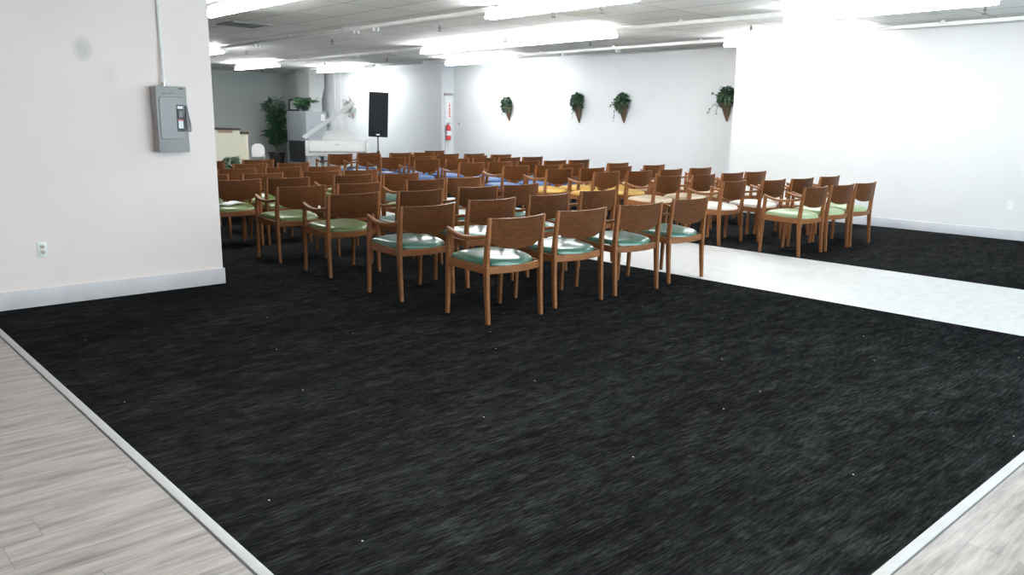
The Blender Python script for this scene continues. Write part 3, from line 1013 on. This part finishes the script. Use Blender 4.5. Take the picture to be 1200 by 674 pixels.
def wall_basket(y, seed, lab, ztip, hscale, nleaf, spread, trails):
    rnd = random.Random(seed)
    t = thing('hanging_ivy_basket', lab, 'hanging plant', (XP, y, ztip), 0, 'ivy baskets hung along the white back wall')
    bm = bmesh.new()
    rings = []
    hc = 0.34*hscale
    for k in range(7):
        q = k/6
        rr = 0.012 + 0.105*q**0.9
        rings.append([Vector((-0.004-max(0, rr*(1+math.cos(2*PI*i/14))*0.62), rr*math.sin(2*PI*i/14), hc*q)) for i in range(14)])
    loft(bm, rings)
    obj('cone_basket', bm, M['basket'], t)
    bm = bmesh.new()
    for i in range(nleaf):
        a = rnd.uniform(0, 2*PI); rr = rnd.random()**0.6
        y0 = rr*math.cos(a)*0.155*spread[0]+spread[1]; z0 = hc + 0.045 + rr*math.sin(a)*0.165*hscale + spread[2]
        p = Vector((-rnd.uniform(0.035, 0.20*(1-0.5*rr)), y0, z0))
        leaf(bm, p, Vector((rnd.uniform(-0.7, 0.1), math.cos(a)+rnd.uniform(-0.6, 0.6), math.sin(a)+rnd.uniform(-0.7, 0.4))), rnd.uniform(0.045, 0.08), rnd.uniform(0.035, 0.058), rnd)
    for (ys, zs, ye, ze, k) in trails:
        for i in range(k):
            q = i/(k-1)
            p = Vector((-0.06-0.03*math.sin(q*3), ys+(ye-ys)*q+rnd.uniform(-0.012, 0.012), zs+(ze-zs)*q*q+rnd.uniform(-0.01, 0.01)))
            leaf(bm, p, Vector((rnd.uniform(-0.5, 0), rnd.uniform(-1, 1), rnd.uniform(-1, 0.5))), rnd.uniform(0.03, 0.055), rnd.uniform(0.022, 0.036), rnd)
    for v in bm.verts: v.co.x = min(v.co.x, -0.004)
    obj('ivy_foliage', bm, M['leaf_ivy'], t)
    bm = bmesh.new()
    for (ys, zs, ye, ze, k) in trails:
        tube(bm, [(-0.05-0.03*math.sin(i*0.6), ys+(ye-ys)*i/5, zs+(ze-zs)*(i/5)**2) for i in range(6)], 0.0035, 5)
    obj('vine', bm, M['stem'], t)
wall_basket(14.56, 3, 'ivy cone basket leftmost on the white back wall', 1.485, 0.95, 330, (0.95, 0.03, 0.0), [(0.10, 0.40, 0.26, 0.50, 8), (0.12, 0.36, 0.20, 0.14, 10)])
wall_basket(12.29, 4, 'ivy cone basket second from left on the white back wall', 1.46, 1.05, 420, (0.95, 0.02, 0.05), [(0.08, 0.33, 0.17, 0.10, 9), (-0.06, 0.28, -0.10, 0.18, 6)])
wall_basket(11.03, 6, 'ivy cone basket third from left on the white back wall', 1.475, 1.0, 380, (1.05, 0.02, 0.02), [(0.10, 0.42, 0.36, 0.33, 16), (0.18, 0.34, 0.24, 0.05, 12), (0.06, 0.50, -0.04, 0.60, 8)])
wall_basket(8.58, 9, 'ivy cone basket rightmost on the back wall, beside the white corner', 1.525, 1.0, 430, (1.05, 0.0, 0.05), [(0.10, 0.45, 0.32, 0.53, 10), (0.14, 0.34, 0.40, 0.14, 12), (0.1, 0.3, 0.22, 0.16, 8), (0.05, 0.55, 0.12, 0.64, 4)])

# ------------------------------------------------------------------ piano
def piano():
    rz = -0.529
    t = thing('grand_piano', 'white grand piano with its lid raised beyond the chair rows', 'piano', (9.54, 16.30, 0), rz)
    W = 0.70
    # body outline (x right, y away from the keys): straight bass side at left, curved bentside at right
    out = [(-W, 0.28), (-W, 1.30)]
    for k in range(9):
        a = R(180-18*k*1.1); out.append((-0.42+0.28*math.cos(a), 1.30+0.25*math.sin(a)))
    out += [(-0.02, 1.18), (0.10, 1.00), (0.24, 0.88), (0.42, 0.80), (0.58, 0.70), (0.67, 0.58), (W, 0.45), (W, 0.28)]
    bm = bmesh.new()
    prism(bm, out, 0.66, 0.93)
    n = len(out)
    inner = [(x*0.955-0.005, 0.30+(y-0.30)*0.955+0.01) for x, y in out]
    rim = bmesh.new()
    vo = [[rim.verts.new((x, y, z)) for x, y in out] for z in (0.66, 1.0)]
    vi = [[rim.verts.new((x, y, z)) for x, y in inner] for z in (0.66, 1.0)]
    for i in range(n):
        j = (i+1) % n
        rim.faces.new((vo[0][i], vo[0][j], vo[1][j], vo[1][i]))
        rim.faces.new((vi[0][j], vi[0][i], vi[1][i], vi[1][j]))
        rim.faces.new((vo[1][i], vo[1][j], vi[1][j], vi[1][i]))
        rim.faces.new((vo[0][j], vo[0][i], vi[0][i], vi[0][j]))
    bm.free()
    obj('rim', rim, M['white_gloss'], t)
    bm = bmesh.new(); prism(bm, inner, 0.80, 0.88)
    obj('soundboard', bm, M['soundboard'], t)
    bm = bmesh.new()
    for s in (-1, 1):     # cheeks with a rolled front
        rings = []
        for y, z1 in ((-0.045, 0.80), (-0.035, 0.86), (0.0, 0.90), (0.08, 0.93), (0.16, 0.99), (0.285, 1.0)):
            rings.append([Vector((s*(W-0.035)+a, y, z)) for a, z in ((-0.035, 0.66), (0.035, 0.66), (0.035, z1), (-0.035, z1))])
        loft(bm, rings)
    bevelled(bm, 0.006, 1)
    obj('cheeks', bm, M['white_gloss'], t)
    bm = bmesh.new()
    box(bm, -W+0.07, W-0.07, -0.04, 0.30, 0.655, 0.735); bevelled(bm, 0.006, 1)
    obj('key_bed', bm, M['white_gloss'], t)
    bm = bmesh.new()
    loft(bm, [[Vector((x, y, z)) for y, z in ((-0.02, 0.755), (-0.02, 0.775), (0.05, 0.86), (0.22, 0.985), (0.285, 0.985), (0.285, 0.755))] for x in (-W+0.072, W-0.072)])
    bevelled(bm, 0.006, 2)
    obj('fallboard', bm, M['white_gloss'], t)
    bm = bmesh.new(); box(bm, -W+0.08, W-0.08, -0.028, -0.012, 0.738, 0.752)
    obj('key_slip_gap', bm, M['grey_metal'], t)
    bm = bmesh.new(); box(bm, -0.05, 0.05, 0.0, 0.004, 0.0, 0.012, Matrix.Translation((0, 0.105, 0.905)) @ Matrix.Rotation(R(-55), 4, 'X'))
    obj('name_inlay', bm, M['brass'], t)
    # music desk with rounded shoulders, leaning back
    pts = []
    for x, z in ((-0.36, 0), (-0.355, 0.05), (-0.33, 0.09), (-0.305, 0.15), (-0.27, 0.185), (-0.20, 0.20), (0, 0.205), (0.20, 0.20), (0.27, 0.185), (0.305, 0.15), (0.33, 0.09), (0.36, 0.03), (0.36, 0)):
        pts.append((x, z))
    bm = bmesh.new()
    mtx = Matrix.Translation((0.02, 0.36, 1.0)) @ Matrix.Rotation(R(-16), 4, 'X')
    loft(bm, [[mtx @ Vector((x, y, z*1.15)) for x, z in pts] for y in (0.0, 0.018)])
    obj('music_desk', bm, M['white_gloss'], t)
    bm = bmesh.new()
    box(bm, -W+0.045, W-0.045, 0.30, 0.46, 0.975, 1.0)
    obj('desk_shelf', bm, M['white_gloss'], t)
    # lid, hinged on the left
    ang = R(-35)
    lidm = Matrix.Translation((-W-0.02, 0, 1.012)) @ Matrix.Rotation(ang, 4, 'Y')
    bm = bmesh.new()
    lid = [(x+W+0.02, y) for x, y in out]
    lid = [(min(x, 1.40), y if y > 0.29 else 0.26) for x, y in lid]
    loft(bm, [[lidm @ Vector((x, y, z)) for x, y in lid] for z in (0.0, 0.040)])
    obj('lid', bm, M['white_gloss'], t)
    bm = bmesh.new()
    loft(bm, [[lidm @ Vector((x, y, z)) for x, y in ((0.0, 0.24), (1.39, 0.24), (1.36, 0.62), (0.0, 0.62))] for z in (0.042, 0.090)])
    obj('front_flap', bm, M['white_gloss'], t)
    bm = bmesh.new()
    tip = lidm @ Vector((1.10, 0.62, 0))
    tube(bm, [(0.30, 0.62, 0.97), tip], 0.009, 8)
    obj('lid_prop', bm, M['white_gloss'], t)
    for x, y in ((-W+0.09, 0.10), (W-0.09, 0.10), (-0.36, 1.36)):
        bm = bmesh.new()
        rings = []
        for z, w in ((0.66, 0.115), (0.58, 0.115), (0.55, 0.085), (0.12, 0.06), (0.09, 0.075), (0.06, 0.06)):
            rings.append([Vector((x+a, y+b, z)) for a, b in rrect(w, w, 0.008, 1)])
        loft(bm, rings)
        lg = obj('leg', bm, M['white_gloss'], t)
        bm = bmesh.new(); tube(bm, [(x-0.014, y, 0.03), (x+0.014, y, 0.03)], 0.030, 14); box(bm, x-0.008, x+0.008, y-0.008, y+0.008, 0.03, 0.062)
        obj('caster', bm, M['brass'], lg)
    bm = bmesh.new()
    for s in (-1, 1): tube(bm, [(s*0.07, 0.32, 0.66), (s*0.05, 0.32, 0.30), (s*0.07, 0.32, 0.14)], 0.014, 8)
    box(bm, -0.13, 0.13, 0.27, 0.37, 0.08, 0.14)
    ly = obj('pedal_lyre', bm, M['white_gloss'], t)
    for k in (-1, 0, 1):
        bm = bmesh.new(); box(bm, k*0.06-0.014, k*0.06+0.014, 0.17, 0.28, 0.085, 0.097); bevelled(bm, 0.004, 1)
        obj('pedal', bm, M['brass'], ly)
piano()

# ------------------------------------------------------------------ loudspeaker on a stand
SPX, SPY = 11.21, 17.20
srz = R(-33)
t = thing('loudspeaker', 'tall black loudspeaker on pole stand in front of pale wall', 'loudspeaker', (SPX, SPY, 1.06), srz)
sm = Matrix.Rotation(R(2.2), 4, 'Y')
bm = bmesh.new()
loft(bm, [[sm @ Vector((x, y, z)) for x, y in ((-0.235, -0.20), (0.235, -0.20), (0.17, 0.20), (-0.17, 0.20))] for z in (0.0, 1.07)])
bevelled(bm, 0.012, 2)
cab = obj('cabinet', bm, M['black'], t)
bm = bmesh.new(); box(bm, -0.222, 0.222, -0.212, -0.196, 0.015, 1.055, sm); bevelled(bm, 0.006, 2)
gr = obj('grille', bm, M['black_cloth'], t)
bm = bmesh.new()
loft(bm, [[sm @ Vector((0.0+a, y, 0.058+b)) for a, b in rrect(0.085, 0.030, 0.013, 4)] for y in (-0.209, -0.216)])
tag(obj('badge', bm, M['label_white'], gr), 'pale oval badge')
bm = bmesh.new(); lathe(bm, [(0.03, -0.01), (0.03, 0.005)], 12)
obj('pole_cup', bm, M['black'], t)
t = thing('speaker_stand', 'black tripod pole stand under the tall loudspeaker', 'speaker stand', (SPX, SPY, 0), srz)
bm = bmesh.new(); tube(bm, [(0, 0, 0.12), (0, 0, 0.70)], 0.022, 12); obj('lower_pole', bm, M['black'], t)
bm = bmesh.new(); tube(bm, [(0, 0, 0.70), (0, 0, 1.05)], 0.017, 12); obj('upper_pole', bm, M['black'], t)
bm = bmesh.new(); lathe(bm, [(0.03, 0.66), (0.034, 0.67), (0.034, 0.72), (0.022, 0.73)], 12); obj('collar', bm, M['black'], t)
for k in range(3):
    a = R(90+120*k); c, s = math.cos(a), math.sin(a)
    bm = bmesh.new(); tube(bm, [(0.02*c, 0.02*s, 0.56), (0.30*c, 0.30*s, 0.18), (0.42*c, 0.42*s, 0.012)], 0.012, 8)
    lg = obj('leg', bm, M['black'], t)
    bm = bmesh.new(); tube(bm, [(0.02*c, 0.02*s, 0.20), (0.28*c, 0.28*s, 0.20)], 0.008, 6)
    obj('brace', bm, M['black'], lg)

# ------------------------------------------------------------------ pulpit
prz = -R(24)
def panelled(t, x0, x1, y0, y1, h, topname):
    obj('body', bbox_bm(x0, x1, y0, y1, 0.0, h-0.055, 0.006, 1), M['cream'], t)
    bm = bmesh.new()
    w = 0.012
    a0, a1, b0, b1 = x0+0.06, x1-0.06, 0.12, h-0.19
    for (p0, p1, q0, q1) in ((a0, a1, b0, b0+0.025), (a0, a1, b1-0.025, b1), (a0, a0+0.025, b0+0.025, b1-0.025), (a1-0.025, a1, b0+0.025, b1-0.025)):
        box(bm, p0, p1, y0-w, y0+0.001, q0, q1)
    obj('panel_moulding', bm, M['cream'], t)
    bm = bmesh.new(); box(bm, x0-0.025, x1+0.025, y0-0.03, y1+0.02, h-0.055, h); bevelled(bm, 0.006, 1)
    tag(obj(topname, bm, M['dark_wood_top'], t), 'dark brown wooden top')
t = thing('pulpit', 'cream panelled pulpit with brown top in front of grey wall', 'pulpit', (9.05, 21.14, 0), prz)
panelled(t, -0.345, 0.345, -0.02, 0.42, 1.215, 'reading_top')
bm = bmesh.new(); box(bm, -0.20, 0.17, -0.030, -0.018, 1.08, 1.145); bevelled(bm, 0.004, 1)
tag(obj('name_plaque', bm, M['tan'], t), 'tan carved plaque')
t = thing('lectern_stand', 'smaller cream panelled stand behind right side of the pulpit', 'stand', (9.62, 21.55, 0), prz)
panelled(t, -0.20, 0.20, -0.02, 0.36, 1.10, 'stand_top')

# white rounded chair beside the pulpit
t = thing('white_side_chair', 'small white chair with rounded back between pulpit and palm', 'chair', (10.35, 22.05, 0), R(-25))
bm = bmesh.new()
loft(bm, [[Vector((a, -0.17-0.03*b, 0.58+b)) for a, b in rrect(0.36, 0.38, 0.15, 6)], [Vector((a, -0.145-0.03*b, 0.58+b)) for a, b in rrect(0.36, 0.38, 0.15, 6)]])
obj('backrest', bm, M['white_paint'], t)
bm = bmesh.new()
loft(bm, [[Vector((a, b, z)) for a, b in rrect(0.38, 0.38, 0.06, 4)] for z in (0.40, 0.44)])
obj('seat', bm, M['white_paint'], t)
for sx in (-1, 1):
    for sy in (-1, 1):
        bm = bmesh.new(); tube(bm, [(sx*0.15, sy*0.15, 0.41), (sx*0.17, sy*0.18, 0.0)], [0.016, 0.011], 8)
        obj('leg', bm, M['white_paint'], t)

# ------------------------------------------------------------------ air handler with plenum
AX0, AX1, AY0, AY1 = 11.97, 12.67, 22.2, 23.42
t = thing('air_handler', 'grey air handler cabinet with duct up to the ceiling', 'air handler', ((AX0+AX1)/2, (AY0+AY1)/2, 0))
ax, ay = (AX1-AX0)/2, (AY1-AY0)/2
obj('cabinet', bbox_bm(-ax, ax, -ay, ay, 0, 1.70, 0.008, 1), M['grey_metal_light'], t)
bm = bmesh.new(); box(bm, -ax-0.012, -ax+0.001, -ay+0.12, ay-0.10, 0.18, 0.82)
gr = obj('return_grille', bm, M['dark_grille'], t)
bm = bmesh.new()
for k in range(14): box(bm, -ax-0.020, -ax-0.010, -ay+0.14, ay-0.12, 0.20+0.043*k, 0.214+0.043*k)
obj('grille_slats', bm, M['dark_grille'], gr)
bm = bmesh.new(); box(bm, -ax+0.02, ax-0.03, -ay-0.010, -ay+0.001, 0.88, 1.66); bevelled(bm, 0.003, 1)
obj('service_panel', bm, M['grey_metal_light'], t)
bm = bmesh.new(); box(bm, ax-0.22, ax-0.08, -ay-0.014, -ay-0.008, 1.42, 1.62)
obj('rating_label', bm, M['label_white'], t)
bm = bmesh.new()
loft(bm, [[Vector((x, y, z)) for x, y in ((-0.18, -ay+0.06), (x1, -ay+0.06), (x1, ay-0.36), (-0.18, ay-0.36))] for z, x1 in ((1.70, 0.22), (2.05, 0.22), (2.42, 0.33), (CZ, 0.33))])
obj('plenum_duct', bm, M['galv'], t, smooth=0)

t = thing('framed_picture', 'small dark framed picture standing on the air handler', 'picture', (12.05, 23.1, 1.70), R(-65))
tm = Matrix.Rotation(R(-6), 4, 'X')
bm = bmesh.new()
for (p0, p1, q0, q1) in ((-0.19, 0.19, 0, 0.05), (-0.19, 0.19, 0.31, 0.36), (-0.19, -0.14, 0.05, 0.31), (0.14, 0.19, 0.05, 0.31)): box(bm, p0, p1, -0.012, 0.012, q0, q1, tm)
obj('frame', bm, M['black'], t)
bm = bmesh.new(); box(bm, -0.14, 0.14, -0.004, 0.006, 0.05, 0.31, tm)
obj('print', bm, M['picture'], t)

def frond_plant(name, lab, cat, loc, potr, poth, fronds, leafm, seed, stems=True, potm='pot'):
    rnd = random.Random(seed)
    t = thing(name, lab, cat, loc)
    bm = bmesh.new(); lathe(bm, [(potr*0.72, 0), (potr, poth), (potr*1.06, poth), (potr*1.06, poth-0.02 if poth > 0.1 else poth+0.01), (potr*0.9, poth-0.02 if poth > 0.1 else poth+0.012)], 18)
    obj('pot', bm, M[potm], t)
    bl = bmesh.new(); bs = bmesh.new()
    for (az, h, reach, n, L, W) in fronds:
        c, s = math.cos(az), math.sin(az)
        pts = []
        for i in range(9):
            q = i/8
            pts.append(Vector((c*reach*q**1.6, s*reach*q**1.6, poth*0.9 + h*math.sin(q*PI*0.56))))
        tube(bs, pts, [0.008*(1-0.7*i/8) for i in range(9)], 5)
        for i in range(n):
            q = 0.30+0.70*i/(n-1)
            k = q*8; i0 = min(7, int(k)); p = pts[i0].lerp(pts[i0+1], k-i0)
            tg = (pts[i0+1]-pts[i0]).normalized()
            sd = tg.cross(Vector((0, 0, 1))).normalized()
            sgn = 1 if i % 2 else -1
            leaf(bl, p, tg*0.8+sd*sgn*rnd.uniform(0.5, 1.1)+Vector((0, 0, rnd.uniform(-0.7, 0.25))), L*rnd.uniform(0.75, 1.2), W, rnd, 0.35)
    obj('fronds', bl, leafm, t)
    obj('stems', bs, M['stem'], t)
rp = random.Random(12)
fr = []
for k in range(26):
    lvl = k/25
    fr.append((rp.uniform(0, 2*PI), 0.55+1.20*lvl+rp.uniform(-0.1, 0.1), rp.uniform(0.16, 0.42), 26, 0.25, 0.038))
for k in range(14): fr.append((rp.uniform(0, 2*PI), rp.uniform(0.3, 0.8), rp.uniform(0.1, 0.34), 22, 0.24, 0.045))
frond_plant('potted_palm', 'tall dark green potted palm in corner by the air handler', 'potted palm', (11.93, 24.10, 0), 0.26, 0.42, fr, M['leaf_palm'], 31)
fr = [(rp.uniform(0, 2*PI), rp.uniform(0.04, 0.30), rp.uniform(0.14, 0.36), 22, 0.13, 0.055) for k in range(40)]
frond_plant('potted_fern', 'leafy green plant on top of the air handler cabinet', 'potted plant', (12.14, 22.48, 1.70), 0.13, 0.10, fr, M['leaf_fern'], 32)
fr = [(rp.uniform(0, 2*PI), rp.uniform(0.22, 0.42), rp.uniform(0.03, 0.13), 16, 0.11, 0.05) for k in range(22)]
frond_plant('pale_potted_plant', 'pale green potted plant beyond left chairs in front of pulpit', 'potted plant', (6.06, 13.95, 0), 0.12, 0.42, fr, M['leaf_pale'], 33)

# dried flower swag and thin pipes on the wall by the piano
rs = random.Random(8)
t = thing('wall_flower_swag', 'dusty pink flower swag on pale wall above piano lid', 'wall decoration', (XB, 21.0, 1.52))
bm = bmesh.new(); bm2 = bmesh.new()
for i in range(120):
    y = rs.gauss(0.05, 0.15); z = rs.gauss(0.34, 0.10)
    leaf(bm if i % 3 else bm2, Vector((-rs.uniform(0.02, 0.12), y, z)), Vector((rs.uniform(-0.6, 0), rs.uniform(-1, 1), rs.uniform(-1, 0.6))), 0.09, 0.055, rs)
for i in range(30):
    q = i/29
    leaf(bm, Vector((-0.04, -0.10+rs.uniform(-0.04, 0.04), 0.30-0.30*q)), Vector((-0.2, rs.uniform(-1, 1), -0.6)), 0.07, 0.035, rs)
for v in list(bm.verts)+list(bm2.verts): v.co.x = min(v.co.x, -0.004)
obj('petals', bm, M['petal'], t)
obj('leaves', bm2, M['leaf_pale'], t)
bm = bmesh.new(); tube(bm, [(-0.009, -0.12, 0.0), (-0.03, -0.10, 0.2), (-0.03, 0.02, 0.40), (-0.009, 0.25, 0.42)], 0.008, 6)
obj('stem', bm, M['stem'], t)
for y, lab in ((21.89, 'thin white pipe on pale wall closest to the air handler'), (21.55, 'thin white pipe on pale wall closest to the flower swag')):
    bm = bmesh.new(); tube(bm, [(XB-0.02, y, 1.2), (XB-0.02, y, CZ-0.001)], 0.016, 8)
    for z in (1.4, 2.1, 2.7): box(bm, XB-0.03, XB-0.001, y-0.03, y+0.03, z, z+0.02)
    tag(obj('wall_pipe', bm, M['conduit']), lab, 'pipe', 'thin pipes on the wall behind the piano')

# ------------------------------------------------------------------ daylight through the shop windows
world = bpy.data.worlds.new('overcast sky')
scene.world = world
world.use_nodes = True
wt = world.node_tree
bg = wt.nodes['Background']
SKY = 13.0
bg.inputs[0].default_value = (0.74, 0.88, 1.0, 1)
bg.inputs[1].default_value = SKY
pd = bpy.data.lights.new('window_portal', 'AREA')
pd.shape = 'RECTANGLE'; pd.size = 9.9; pd.size_y = 2.37
pd.cycles.is_portal = True
po = bpy.data.objects.new('window_portal', pd)
COL.objects.link(po)
po.location = (6.95, YW-0.14, 1.435)
po.rotation_euler = (R(90), 0, 0)   # looks along +Y, into the room
